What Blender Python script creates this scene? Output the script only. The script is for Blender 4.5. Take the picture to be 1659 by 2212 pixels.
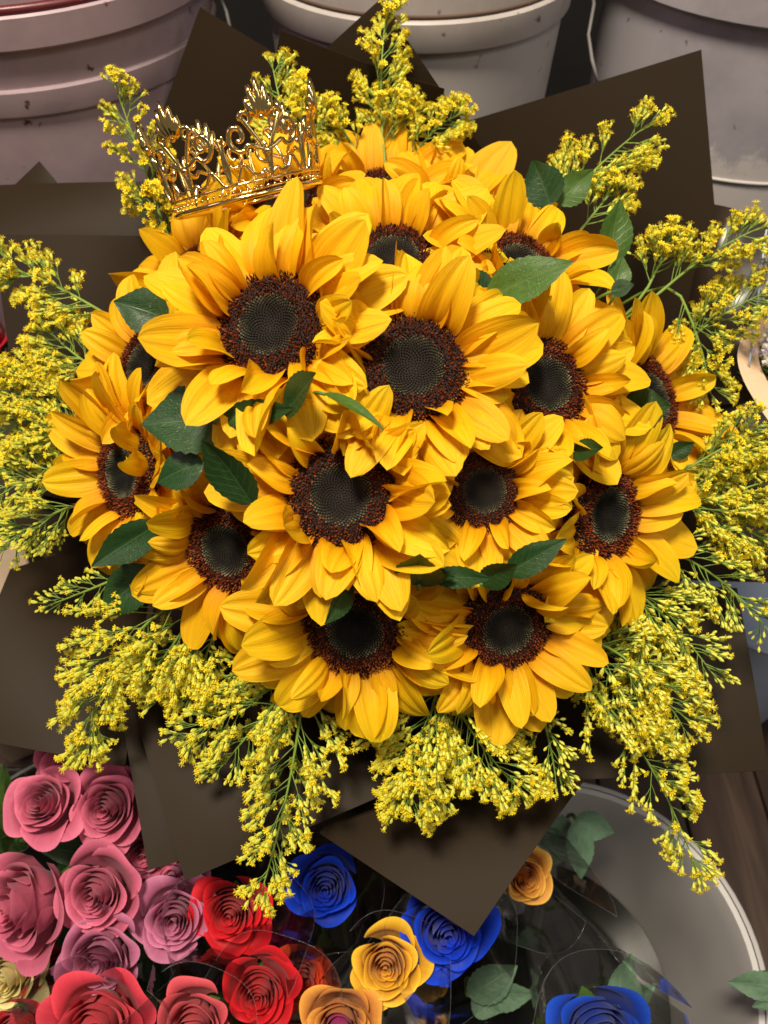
import bpy, math, random
import numpy as np
from mathutils import Vector, Matrix, Quaternion, noise as mnoise

for o in list(bpy.data.objects): bpy.data.objects.remove(o)
sc = bpy.context.scene
COL = sc.collection
R_ = math.radians
rng = random.Random(11)

# ------------------------------------------------------------------ camera
PITCH = R_(51); FPX = 1661.0; PW, PH = 1659.0, 2212.0
CAM = Vector((0, 0, 1.15))
cd = bpy.data.cameras.new('camera'); co = bpy.data.objects.new('camera', cd); COL.objects.link(co)
co.location = CAM; co.rotation_euler = (math.pi/2 - PITCH, 0, 0)
cd.sensor_fit = 'HORIZONTAL'; cd.sensor_width = 36; cd.lens = 36*FPX/PW
cd.clip_start = 0.01; cd.clip_end = 50
cd.dof.use_dof = True; cd.dof.focus_distance = 0.49; cd.dof.aperture_fstop = 11
sc.camera = co
sc.render.resolution_x = 768; sc.render.resolution_y = 1024

# ------------------------------------------------------------------ world, lamps, exposure
w = bpy.data.worlds.new('World'); sc.world = w; w.use_nodes = True
bg = w.node_tree.nodes['Background']
bg.inputs[0].default_value = (1.0, 0.88, 0.80, 1); bg.inputs[1].default_value = 0.11
def area(name, loc, target, size, power, color):
    d = bpy.data.lights.new(name, 'AREA'); d.shape = 'DISK'; d.size = size; d.energy = power; d.color = color
    o = bpy.data.objects.new(name, d); COL.objects.link(o); o.location = loc
    o.rotation_euler = (Vector(target)-Vector(loc)).to_track_quat('-Z', 'Y').to_euler()
    return o
area('ceiling_lamp', (-0.30, 0.12, 2.75), (0, 0.35, 0.75), 0.42, 58, (1.0, 0.88, 0.70))
area('ceiling_lamp', (0.75, -0.55, 2.7), (0, 0.35, 0.75), 0.5, 9, (1.0, 0.88, 0.72))
area('grow_lamp', (-1.3, 0.1, 1.9), (-0.35, 0.9, 0.75), 0.5, 2.4, (0.95, 0.55, 0.75))
area('cool_lamp', (1.4, -0.1, 1.9), (0.4, 0.9, 0.75), 0.6, 2.2, (0.80, 0.86, 1.0))  # weak cool area lamp at the right, aimed at the grey tub
sc.view_settings.view_transform = 'Standard'; sc.view_settings.look = 'None'
sc.view_settings.exposure = 0.12; sc.view_settings.gamma = 1.0; sc.view_settings.use_curve_mapping = False

# ------------------------------------------------------------------ helpers
AX = Vector((1, 0, 0)); AU = Vector((0, math.sin(PITCH), math.cos(PITCH))); AB = Vector((0, -math.cos(PITCH), math.sin(PITCH)))
def at(px, py, d):
    return CAM + (AX*((px-PW/2)/FPX) + AU*((PH/2-py)/FPX) - AB)*d
def cdir(x, y, z=None):
    if z is None: z = math.sqrt(max(0.02, 1-x*x-y*y))
    return (AX*x + AU*y + AB*z).normalized()
def pix(p):
    v = p-CAM; d = -v.dot(AB)
    return (v.dot(AX)/d*FPX+PW/2, PH/2-v.dot(AU)/d*FPX, d)
NECK = at(840, 1050, 0.95)

def mesh(name, V, F, mats=(), smooth=True, uv=None, col=None, midx=None):
    me = bpy.data.meshes.new(name)
    me.from_pydata([tuple(v) for v in V], [], F)
    for m in mats: me.materials.append(m)
    if smooth: me.shade_smooth()
    if uv is not None:
        l = me.uv_layers.new(name='UVMap')
        idx = np.zeros(len(me.loops), dtype=np.int32); me.loops.foreach_get('vertex_index', idx)
        l.data.foreach_set('uv', np.asarray(uv, dtype=np.float32)[idx].ravel())
    if col is not None:
        a = me.attributes.new('Col', 'FLOAT_COLOR', 'POINT')
        a.data.foreach_set('color', np.asarray(col, dtype=np.float32).ravel())
    if midx is not None: me.polygons.foreach_set('material_index', np.asarray(midx, dtype=np.int32))
    me.update(); return me
def obj(name, me, parent=None, M=None):
    o = bpy.data.objects.new(name, me); COL.objects.link(o)
    if parent is not None: o.parent = parent
    if M is not None: o.matrix_basis = M
    return o
def tag(o, label, cat, group=None, kind=None):
    if label: o['label'] = label
    if cat: o['category'] = cat
    if group: o['group'] = group
    if kind: o['kind'] = kind
    return o
def thing(name, label, cat, M=None, group=None):
    o = obj(name, None, None, M); o.empty_display_size = 0.02
    return tag(o, label, cat, group)
def frame(pos, z, spin=0.0, s=1.0, up=None):
    q = z.to_track_quat('Z', 'Y')
    return Matrix.LocRotScale(pos, q @ Quaternion((0, 0, 1), spin), (s, s, s))
def grid_faces(nu, nv, off=0, wrap=False):
    F = []
    for i in range(nu-1):
        for j in range(nv if wrap else nv-1):
            a = off+i*nv+j; b = off+i*nv+(j+1) % nv
            F.append((a, b, b+nv, a+nv))
    return F
def tube(V, F, pts, rad, n=6, flat=1.0, cap=True, up=None):
    off = len(V); k = len(pts)
    prev = None
    for i, p in enumerate(pts):
        t = (pts[min(i+1, k-1)]-pts[max(i-1, 0)])
        if t.length < 1e-9: t = Vector((0, 0, 1))
        t.normalize()
        if prev is None:
            ref = up if up is not None else (Vector((0, 0, 1)) if abs(t.z) < .9 else Vector((1, 0, 0)))
            a = (ref - t*ref.dot(t)).normalized()
        else:
            a = (prev - t*prev.dot(t)); a = a.normalized() if a.length > 1e-6 else prev
        prev = a; b = t.cross(a)
        r = rad(i/(k-1)) if callable(rad) else rad
        for j in range(n):
            c = 2*math.pi*j/n
            V.append(p + a*(r*flat*math.cos(c)) + b*(r*math.sin(c)))
    F += grid_faces(k, n, off, True)
    if cap:
        F.append(tuple(range(off+n-1, off-1, -1))); F.append(tuple(range(off+(k-1)*n, off+k*n)))
def bez(a, b, c, d, n):
    return [a*(1-t)**3+b*(3*t*(1-t)**2)+c*(3*t*t*(1-t))+d*t**3 for t in [i/(n-1) for i in range(n)]]
def lathe(prof, n=72):
    V = [Vector((r*math.cos(2*math.pi*j/n), r*math.sin(2*math.pi*j/n), z)) for r, z in prof for j in range(n)]
    return V, grid_faces(len(prof), n, 0, True)

# ------------------------------------------------------------------ materials
def newmat(name):
    m = bpy.data.materials.new(name); m.use_nodes = True
    nt = m.node_tree; b = nt.nodes['Principled BSDF']
    return m, nt, b
def nd(nt, t, **kw):
    n = nt.nodes.new(t)
    for k, v in kw.items():
        if k in n.inputs: n.inputs[k].default_value = v
        else: setattr(n, k, v)
    return n
def ramp(nt, stops):
    n = nt.nodes.new('ShaderNodeValToRGB'); e = n.color_ramp.elements
    while len(e) < len(stops): e.new(0.5)
    for i, (p, c) in enumerate(stops): e[i].position = p; e[i].color = (*c, 1)
    return n
def plain(name, c, rough=.5, metal=0, spec=.5, noise_amt=0.15, scale=30, bump=0.0):
    m, nt, b = newmat(name)
    b.inputs['Roughness'].default_value = rough; b.inputs['Metallic'].default_value = metal
    b.inputs['Specular IOR Level'].default_value = spec
    tc = nd(nt, 'ShaderNodeTexCoord'); ns = nd(nt, 'ShaderNodeTexNoise', Scale=scale, Detail=5.0)
    nt.links.new(tc.outputs['Object'], ns.inputs['Vector'])
    lo = [x*(1-noise_amt) for x in c]; hi = [min(1, x*(1+noise_amt)) for x in c]
    r = ramp(nt, [(.3, lo), (.7, hi)]); nt.links.new(ns.outputs['Fac'], r.inputs[0])
    nt.links.new(r.outputs[0], b.inputs['Base Color'])
    if bump:
        bp = nd(nt, 'ShaderNodeBump', Strength=bump, Distance=.001); nt.links.new(ns.outputs['Fac'], bp.inputs['Height']); nt.links.new(bp.outputs[0], b.inputs['Normal'])
    return m
def add_translucent(nt, b, colsock, fac, tint=None):
    out = nt.nodes['Material Output']; tr = nd(nt, 'ShaderNodeBsdfTranslucent'); mx = nd(nt, 'ShaderNodeMixShader'); mx.inputs[0].default_value = fac
    nt.links.new(colsock, tr.inputs['Color']); nt.links.new(b.outputs[0], mx.inputs[1]); nt.links.new(tr.outputs[0], mx.inputs[2]); nt.links.new(mx.outputs[0], out.inputs['Surface'])

def petal_material():
    m, nt, b = newmat('sunflower_petal'); L = nt.links.new
    uv = nd(nt, 'ShaderNodeUVMap'); sx = nd(nt, 'ShaderNodeSeparateXYZ'); L(uv.outputs[0], sx.inputs[0])
    oi = nd(nt, 'ShaderNodeObjectInfo')
    mp = nd(nt, 'ShaderNodeMapping'); mp.inputs['Scale'].default_value = (1.6, 26, 1); L(uv.outputs[0], mp.inputs[0])
    cm = nd(nt, 'ShaderNodeCombineXYZ'); L(oi.outputs['Random'], cm.inputs[2])
    ad = nd(nt, 'ShaderNodeVectorMath', operation='MULTIPLY_ADD'); L(cm.outputs[0], ad.inputs[0]); ad.inputs[1].default_value = (0, 0, 40); L(mp.outputs[0], ad.inputs[2])
    ns = nd(nt, 'ShaderNodeTexNoise', Scale=1.0, Detail=3.0, Roughness=.6); L(ad.outputs[0], ns.inputs['Vector'])
    r = ramp(nt, [(0.0, (.66, .24, .002)), (.22, (.86, .46, .003)), (.55, (.93, .58, .006)), (1.0, (.96, .65, .014))]); L(sx.outputs[0], r.inputs[0])
    lr = ramp(nt, [(.30, (.82, .72, .6)), (.55, (1, 1, 1))]); L(ns.outputs['Fac'], lr.inputs[0])
    mu = nd(nt, 'ShaderNodeMix', data_type='RGBA', blend_type='MULTIPLY'); mu.inputs[0].default_value = .75
    L(r.outputs[0], mu.inputs[6]); L(lr.outputs[0], mu.inputs[7])
    hs = nd(nt, 'ShaderNodeHueSaturation'); mr = nd(nt, 'ShaderNodeMapRange'); mr.inputs[3].default_value = .488; mr.inputs[4].default_value = .506
    L(oi.outputs['Random'], mr.inputs[0]); L(mr.outputs[0], hs.inputs['Hue']); L(mu.outputs[2], hs.inputs['Color'])
    # small bruises
    sp = nd(nt, 'ShaderNodeTexNoise', Scale=5.0, Detail=4.0); L(ad.outputs[0], sp.inputs['Vector'])
    sr = ramp(nt, [(.70, (0, 0, 0)), (.78, (1, 1, 1))]); L(sp.outputs['Fac'], sr.inputs[0])
    mb = nd(nt, 'ShaderNodeMix', data_type='RGBA'); L(sr.outputs[0], mb.inputs[0]); L(hs.outputs[0], mb.inputs[6]); mb.inputs[7].default_value = (.45, .2, .01, 1)
    L(mb.outputs[2], b.inputs['Base Color'])
    b.inputs['Roughness'].default_value = .55; b.inputs['Specular IOR Level'].default_value = .25
    bp = nd(nt, 'ShaderNodeBump', Strength=.5, Distance=.0012); L(ns.outputs['Fac'], bp.inputs['Height']); L(bp.outputs[0], b.inputs['Normal'])
    add_translucent(nt, b, mb.outputs[2], .30)
    return m
def attr_material(name, rough=.8, spec=.15):
    m, nt, b = newmat(name); a = nd(nt, 'ShaderNodeAttribute'); a.attribute_name = 'Col'
    nt.links.new(a.outputs['Color'], b.inputs['Base Color']); b.inputs['Roughness'].default_value = rough; b.inputs['Specular IOR Level'].default_value = spec
    return m
def leaf_material(name, dark, light):
    m, nt, b = newmat(name); L = nt.links.new
    uv = nd(nt, 'ShaderNodeUVMap'); sx = nd(nt, 'ShaderNodeSeparateXYZ'); L(uv.outputs[0], sx.inputs[0])
    av = nd(nt, 'ShaderNodeMath', operation='ABSOLUTE'); sb = nd(nt, 'ShaderNodeMath', operation='SUBTRACT'); L(sx.outputs[1], sb.inputs[0]); sb.inputs[1].default_value = .5; L(sb.outputs[0], av.inputs[0])
    # side veins: bands in (u - 0.7|v|)
    mm = nd(nt, 'ShaderNodeMath', operation='MULTIPLY_ADD'); L(av.outputs[0], mm.inputs[0]); mm.inputs[1].default_value = -.55; L(sx.outputs[0], mm.inputs[2])
    ns = nd(nt, 'ShaderNodeTexNoise', Scale=9.0, Detail=4.0); L(uv.outputs[0], ns.inputs['Vector'])
    m2 = nd(nt, 'ShaderNodeMath', operation='MULTIPLY_ADD'); L(ns.outputs['Fac'], m2.inputs[0]); m2.inputs[1].default_value = .06; L(mm.outputs[0], m2.inputs[2])
    m3 = nd(nt, 'ShaderNodeMath', operation='MULTIPLY'); L(m2.outputs[0], m3.inputs[0]); m3.inputs[1].default_value = 8.0
    fr = nd(nt, 'ShaderNodeMath', operation='FRACT'); L(m3.outputs[0], fr.inputs[0])
    vr = ramp(nt, [(0, (1, 1, 1)), (.10, (0, 0, 0))]); L(fr.outputs[0], vr.inputs[0])
    mr = ramp(nt, [(0.008, (1, 1, 1)), (.022, (0, 0, 0))]); L(av.outputs[0], mr.inputs[0])
    mx = nd(nt, 'ShaderNodeMath', operation='MAXIMUM'); L(vr.outputs[0], mx.inputs[0]); L(mr.outputs[0], mx.inputs[1])
    vo = nd(nt, 'ShaderNodeTexVoronoi', Scale=26.0, feature='DISTANCE_TO_EDGE'); L(uv.outputs[0], vo.inputs['Vector'])
    v2 = ramp(nt, [(0, (.4, .4, .4)), (.07, (0, 0, 0))]); L(vo.outputs['Distance'], v2.inputs[0])
    mx2 = nd(nt, 'ShaderNodeMath', operation='MAXIMUM'); L(mx.outputs[0], mx2.inputs[0]); L(v2.outputs[0], mx2.inputs[1])
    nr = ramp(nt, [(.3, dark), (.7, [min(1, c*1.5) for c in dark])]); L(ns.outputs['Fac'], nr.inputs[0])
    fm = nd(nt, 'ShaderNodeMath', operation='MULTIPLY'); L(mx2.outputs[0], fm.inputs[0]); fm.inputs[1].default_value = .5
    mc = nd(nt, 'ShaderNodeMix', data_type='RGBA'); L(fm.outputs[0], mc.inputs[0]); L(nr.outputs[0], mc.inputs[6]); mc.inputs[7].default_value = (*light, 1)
    L(mc.outputs[2], b.inputs['Base Color']); b.inputs['Roughness'].default_value = .38; b.inputs['Specular IOR Level'].default_value = .45
    bp = nd(nt, 'ShaderNodeBump', Strength=.35, Distance=.0008, invert=True); L(mx2.outputs[0], bp.inputs['Height']); L(bp.outputs[0], b.inputs['Normal'])
    add_translucent(nt, b, mc.outputs[2], .15)
    return m
def rose_material():
    m, nt, b = newmat('rose_petal'); L = nt.links.new
    oi = nd(nt, 'ShaderNodeObjectInfo'); uv = nd(nt, 'ShaderNodeUVMap'); sx = nd(nt, 'ShaderNodeSeparateXYZ'); L(uv.outputs[0], sx.inputs[0])
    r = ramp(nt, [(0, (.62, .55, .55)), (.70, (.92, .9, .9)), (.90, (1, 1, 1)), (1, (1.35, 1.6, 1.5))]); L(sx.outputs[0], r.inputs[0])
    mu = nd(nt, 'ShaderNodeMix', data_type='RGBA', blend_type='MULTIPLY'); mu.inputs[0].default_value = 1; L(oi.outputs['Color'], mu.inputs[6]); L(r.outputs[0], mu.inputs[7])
    mp = nd(nt, 'ShaderNodeMapping'); mp.inputs['Scale'].default_value = (2, 22, 1); L(uv.outputs[0], mp.inputs[0])
    ns = nd(nt, 'ShaderNodeTexNoise', Scale=1.0, Detail=4.0); L(mp.outputs[0], ns.inputs['Vector'])
    nr = ramp(nt, [(.3, (.8, .8, .8)), (.6, (1, 1, 1))]); L(ns.outputs['Fac'], nr.inputs[0])
    m2 = nd(nt, 'ShaderNodeMix', data_type='RGBA', blend_type='MULTIPLY'); m2.inputs[0].default_value = .6; L(mu.outputs[2], m2.inputs[6]); L(nr.outputs[0], m2.inputs[7])
    L(m2.outputs[2], b.inputs['Base Color']); b.inputs['Roughness'].default_value = .55; b.inputs['Specular IOR Level'].default_value = .25
    b.inputs['Sheen Weight'].default_value = .12
    bp = nd(nt, 'ShaderNodeBump', Strength=.25, Distance=.001); L(ns.outputs['Fac'], bp.inputs['Height']); L(bp.outputs[0], b.inputs['Normal'])
    add_translucent(nt, b, m2.outputs[2], .22)
    return m
def film_material():
    m, nt, b = newmat('clear_film'); L = nt.links.new; out = nt.nodes['Material Output']
    lw = nd(nt, 'ShaderNodeLayerWeight', Blend=.22); gl = nd(nt, 'ShaderNodeBsdfGlossy', Roughness=.09); tr = nd(nt, 'ShaderNodeBsdfTransparent'); tr.inputs[0].default_value = (.90, .90, .90, 1)
    tc = nd(nt, 'ShaderNodeTexCoord'); ns = nd(nt, 'ShaderNodeTexNoise', Scale=14.0, Detail=3.0); L(tc.outputs['Object'], ns.inputs['Vector'])
    bp = nd(nt, 'ShaderNodeBump', Strength=.5, Distance=.006); L(ns.outputs['Fac'], bp.inputs['Height']); L(bp.outputs[0], gl.inputs['Normal'])
    mr = nd(nt, 'ShaderNodeMapRange'); mr.inputs[3].default_value = .06; mr.inputs[4].default_value = .6; L(lw.outputs['Fresnel'], mr.inputs[0])
    mx = nd(nt, 'ShaderNodeMixShader'); L(mr.outputs[0], mx.inputs[0]); L(tr.outputs[0], mx.inputs[1]); L(gl.outputs[0], mx.inputs[2]); L(mx.outputs[0], out.inputs['Surface'])
    nt.nodes.remove(b); return m
def plastic_material(name, c, dirt, scuff=False):
    m, nt, b = newmat(name); L = nt.links.new
    tc = nd(nt, 'ShaderNodeTexCoord'); ns = nd(nt, 'ShaderNodeTexNoise', Scale=9.0, Detail=8.0, Roughness=.65); L(tc.outputs['Object'], ns.inputs['Vector'])
    r = ramp(nt, [(.30, [x*.75 for x in c]), (.55, c)]); L(ns.outputs['Fac'], r.inputs[0])
    n2 = nd(nt, 'ShaderNodeTexNoise', Scale=60.0, Detail=6.0); L(tc.outputs['Object'], n2.inputs['Vector'])
    r2 = ramp(nt, [(.68, (0, 0, 0)), (.74, (1, 1, 1))]); L(n2.outputs['Fac'], r2.inputs[0])
    sep = nd(nt, 'ShaderNodeSeparateXYZ'); L(tc.outputs['Object'], sep.inputs[0])
    mx = nd(nt, 'ShaderNodeMix', data_type='RGBA'); L(r2.outputs[0], mx.inputs[0]); L(r.outputs[0], mx.inputs[6]); mx.inputs[7].default_value = (*dirt, 1)
    if scuff:
        ns3 = nd(nt, 'ShaderNodeTexNoise', Scale=38.0, Detail=9.0, Roughness=.75); L(tc.outputs['Object'], ns3.inputs['Vector'])
        zr = nd(nt, 'ShaderNodeMapRange'); zr.inputs[1].default_value = .27; zr.inputs[2].default_value = .325; zr.inputs[3].default_value = .25; zr.inputs[4].default_value = -.20; L(sep.outputs[2], zr.inputs[0])
        sm = nd(nt, 'ShaderNodeMath', operation='ADD'); L(zr.outputs[0], sm.inputs[0]); L(ns3.outputs['Fac'], sm.inputs[1])
        r3 = ramp(nt, [(.55, (0, 0, 0)), (.68, (1, 1, 1))]); L(sm.outputs[0], r3.inputs[0])
        mz = nd(nt, 'ShaderNodeMix', data_type='RGBA'); L(r3.outputs[0], mz.inputs[0]); L(mx.outputs[2], mz.inputs[6]); mz.inputs[7].default_value = (.58, .54, .52, 1)
        mx = mz
    L(mx.outputs[2], b.inputs['Base Color']); b.inputs['Roughness'].default_value = .42; b.inputs['Specular IOR Level'].default_value = .4
    return m
def wood_material():
    m, nt, b = newmat('floor_wood'); L = nt.links.new
    tc = nd(nt, 'ShaderNodeTexCoord'); oi = nd(nt, 'ShaderNodeObjectInfo')
    mp = nd(nt, 'ShaderNodeMapping'); mp.inputs['Scale'].default_value = (26, 2.2, 1); L(tc.outputs['Object'], mp.inputs[0])
    cm = nd(nt, 'ShaderNodeCombineXYZ'); L(oi.outputs['Random'], cm.inputs[2]); ad = nd(nt, 'ShaderNodeVectorMath', operation='MULTIPLY_ADD'); L(cm.outputs[0], ad.inputs[0]); ad.inputs[1].default_value = (0, 0, 60); L(mp.outputs[0], ad.inputs[2])
    ns = nd(nt, 'ShaderNodeTexNoise', Scale=1.6, Detail=7.0, Distortion=.7); L(ad.outputs[0], ns.inputs['Vector'])
    r = ramp(nt, [(.25, (.018, .009, .005)), (.5, (.050, .028, .018)), (.75, (.095, .058, .04))]); L(ns.outputs['Fac'], r.inputs[0])
    hs = nd(nt, 'ShaderNodeHueSaturation'); mr = nd(nt, 'ShaderNodeMapRange'); mr.inputs[3].default_value = .7; mr.inputs[4].default_value = 1.25
    L(oi.outputs['Random'], mr.inputs[0]); L(mr.outputs[0], hs.inputs['Value']); L(r.outputs[0], hs.inputs['Color']); L(hs.outputs[0], b.inputs['Base Color'])
    b.inputs['Roughness'].default_value = .45
    bp = nd(nt, 'ShaderNodeBump', Strength=.3, Distance=.001); L(ns.outputs['Fac'], bp.inputs['Height']); L(bp.outputs[0], b.inputs['Normal'])
    return m

M_PETAL = petal_material(); M_DISC = attr_material('disc_florets'); M_STEM = plain('green_stem', (.10, .19, .03), .5)
M_SEPAL = plain('green_sepal', (.06, .13, .02), .55)
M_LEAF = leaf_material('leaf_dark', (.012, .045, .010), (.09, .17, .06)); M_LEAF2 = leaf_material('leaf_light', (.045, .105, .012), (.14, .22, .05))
M_GY = plain('goldenrod_yellow', (.88, .71, .015), .6, noise_amt=.12, scale=300); M_GB = plain('goldenrod_bud', (.60, .62, .07), .55, noise_amt=.15, scale=300)
M_GS = plain('goldenrod_stem', (.20, .32, .045), .55)
M_PAPER = plain('brown_paper', (.0235, .0155, .0080), .52, spec=.10, noise_amt=.08, scale=900, bump=.05)
M_PAPERG = plain('satin_brown_paper', (.030, .020, .013), .27, spec=.35, noise_amt=.06, scale=500)
M_GOLD = plain('gold_metal', (1.0, .74, .30), .13, metal=1, noise_amt=.06, scale=60)
M_ROSE = rose_material(); M_FILM = film_material()
M_FILMEDGE = plain('film_edge', (.20, .20, .21), .15, spec=.8)
M_BK_PINK = plastic_material('bucket_pinkish_plastic', (.44, .335, .37), (.09, .03, .03))
M_BK_WHITE = plastic_material('bucket_white_plastic', (.50, .455, .43), (.10, .06, .035))
M_BK_GREY = plastic_material('bucket_grey_plastic', (.42, .395, .43), (.07, .05, .04), True)
M_BK_LINER = plain('bucket_liner', (.50, .485, .48), .33, noise_amt=.1, scale=6)
M_BK_BLACK = plain('black_plastic', (.012, .012, .013), .4)
M_BK_BLUE = plain('pale_blue_plastic', (.38, .45, .58), .4, noise_amt=.06)
M_RED = plain('red_plastic', (.11, .012, .018), .35)
M_WIRE = plain('wire', (.25, .24, .23), .5)
M_DARK = plain('dark_wall', (.008, .007, .007), .8)
M_WOOD = wood_material()
M_PEACH = plain('peach_paper', (.80, .56, .36), .6, noise_amt=.05, scale=200)
M_WHITEF = plain('white_blossom', (.80, .80, .74), .6, noise_amt=.05)
M_DIRT = plain('dirt_line', (.10, .06, .04), .8)
M_CARD = plain('cardboard', (.42, .32, .22), .7)
M_EUC = leaf_material('eucalyptus_leaf', (.11, .20, .12), (.2, .3, .2))

# ------------------------------------------------------------------ setting: floor, back wall, shelf
fl = tag(obj('floor', mesh('floor', [(-3, -2, -.012), (3, -2, -.012), (3, 3, -.012), (-3, 3, -.012)], [(0, 1, 2, 3)], [M_DARK])), None, None, kind='structure')
def boxmesh(name, sx, sy, sz, mat, bev=.002):
    import bmesh
    bm = bmesh.new(); bmesh.ops.create_cube(bm, size=1); bmesh.ops.scale(bm, vec=(sx, sy, sz), verts=bm.verts)
    if bev: bmesh.ops.bevel(bm, geom=bm.edges[:], offset=bev, segments=1, affect='EDGES')
    me = bpy.data.meshes.new(name); bm.to_mesh(me); bm.free(); me.materials.append(mat); return me
pm = boxmesh('plank', .116, .898, .012, M_WOOD, .0015)
for i in range(-9, 10):
    for j in range(-1, 3):
        obj('plank', pm, fl, Matrix.Translation((i*.12+.02, j*.90+(i*37 % 11)*.08, -.006)))
tag(obj('back_wall', mesh('back_wall', [(-3, 1.75, -.012), (3, 1.75, -.012), (3, 1.75, 3.2), (-3, 1.75, 3.2)], [(0, 1, 2, 3)], [M_DARK])), None, None, kind='structure')
sh = thing('display_shelf', 'low black shelf carrying the stacked plastic tubs behind the bouquet', 'shelf', Matrix.Translation((0.05, 1.15, 0)))
obj('shelf_board', boxmesh('shelf_board', 1.9, .62, .03, M_DARK), sh, Matrix.Translation((0, 0, .455)))
lgm = boxmesh('leg', .04, .04, .44, M_DARK)
for x in (-.9, .9):
    for y in (-.27, .27): obj('leg', lgm, sh, Matrix.Translation((x, y, .22)))

# ------------------------------------------------------------------ tubs and buckets
def sharp(me, a=28):
    me.set_sharp_from_angle(angle=R_(a)); return me
def bucket(name, label, cx, cy, z0, z1, r0, r1, mat, collars=(), inner=True, group=None, rings=(), wall=.004):
    t = thing(name, label, 'bucket', Matrix.Translation((cx, cy, z0)), group); H = z1-z0
    rr = lambda z: r0+(r1-r0)*z/H
    p = [(.002, 0), (r0-.006, 0), (r0, .006)]
    zs = sorted(set([.006+(H-.012)*i/14 for i in range(15)]))
    for z in zs: p.append((rr(z), z))
    p += [(r1+.001, H-.004), (r1-.001, H), (r1-wall, H-.001)]
    for z in reversed(zs): p.append((rr(z)-wall, z+.003))
    p.append((.002, .006))
    V, F = lathe(p); body = obj('body', sharp(mesh('body', V, F, [mat])), t)
    for (za, zb, d) in collars:
        za -= z0; zb -= z0
        q = [(rr(za)-.001, za), (rr(za)+d*.85, za), (rr(za)+d, za+.0015), (rr(zb)+d, zb-.0025), (rr(zb)+d*.7, zb-.0008), (rr(zb)-.001, zb)]
        V, F = lathe(q); obj('collar', sharp(mesh('collar', V, F, [mat])), t)
    for (za, d, m) in rings:
        za -= z0; n = 72; V = []; F = []
        pts = [Vector(((rr(za)+d*.3)*math.cos(2*math.pi*i/n), (rr(za)+d*.3)*math.sin(2*math.pi*i/n), za)) for i in range(n+1)]
        tube(V, F, pts, d, 6); obj('ridge', mesh('ridge', V, F, [m]), t)
    return t
# middle tub
bucket('plastic_bucket', 'dirty white plastic bucket with a wide collar, behind the upright black paper points', .033, .93, .47, 1.10, .132, .168, M_BK_WHITE, collars=[(.866, .893, .006)], rings=[(.895, .0016, M_DIRT)])
b2 = bucket('plastic_bucket', 'big pinkish plastic tub with two raised bands, behind the crown', -.365, .90, .47, 1.06, .150, .205, M_BK_PINK, collars=[(.833, .857, .0035), (.889, .917, .007)], rings=[(.919, .004, M_RED)])
b3 = bucket('plastic_bucket', 'grey plastic tub with scuffed lower wall, behind the tall right paper corner', .415, .955, .47, 1.10, .160, .182, M_BK_GREY, collars=[(.882, .93, .010)], rings=[(.734, .0018, M_BK_GREY)])
for b, pts in ((b3, [(1278, -40, .80), (1283, 10, .79), (1271, 75, .80), (1279, 130, .80), (1292, 178, .81)]), (b2, [(468, -30, .80), (478, 0, .80), (489, 25, .80), (497, 60, .80)])):
    V = []; F = []
    inv = b.matrix_basis.inverted()
    pp = [inv @ at(*q) for q in pts]
    tube(V, F, pp, .0018, 6); obj('wire_handle', mesh('wire_handle', V, F, [M_WIRE]), b)
# floor buckets
bucket('plastic_bucket', 'grey plastic bucket on the wooden floor holding the sleeved blue and yellow roses', .179, .122, 0, .35, .125, .161, M_BK_LINER, collars=[(.338, .352, .005)], wall=.006)
wv, wf = lathe([(.001, .16), (.10, .16), (.1335, .16)], 48)
gbk = [o for o in COL.objects if o.parent is None and o.get('label', '').startswith('grey plastic bucket on')][0]
obj('dark_disc', mesh('dark_disc', wv, wf, [plain('dark_fill', (.008, .009, .007), .08)]), gbk)  # black glossy disc added to darken the bucket's lower inside
bucket('plastic_bucket', 'black plastic bucket under the mauve roses', -.30, .17, 0, .32, .12, .17, M_BK_BLACK)
bucket('plastic_bucket', 'black bucket holding the wrapped sunflower bouquet', NECK.x, NECK.y, 0, NECK.z+.03, .10, .12, M_BK_BLACK)
bucket('plastic_bucket', 'pale blue plastic bucket just past the lower right paper sheet', .50, .56, 0, .34, .10, .125, M_BK_BLUE)
cb = thing('cardboard_box', 'tan cardboard box on the floor past the left paper sheets', 'box', Matrix.LocRotScale(at(-75, 1245, 1.0)*1.0, Quaternion((0, 0, 1), .5), (1, 1, 1)))
cb.location.z = 0
obj('carton', boxmesh('carton', .16, .2, .34, M_CARD), cb, Matrix.Translation((0, 0, .17)))
obj('flap', boxmesh('flap', .15, .09, .003, M_CARD, 0), cb, Matrix.LocRotScale(Vector((0, -.13, .322)), Quaternion((1, 0, 0), .45), (1, 1, 1)))
obj('flap', boxmesh('flap', .15, .09, .003, M_CARD, 0), cb, Matrix.LocRotScale(Vector((0, .13, .322)), Quaternion((1, 0, 0), -.45), (1, 1, 1)))

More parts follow.
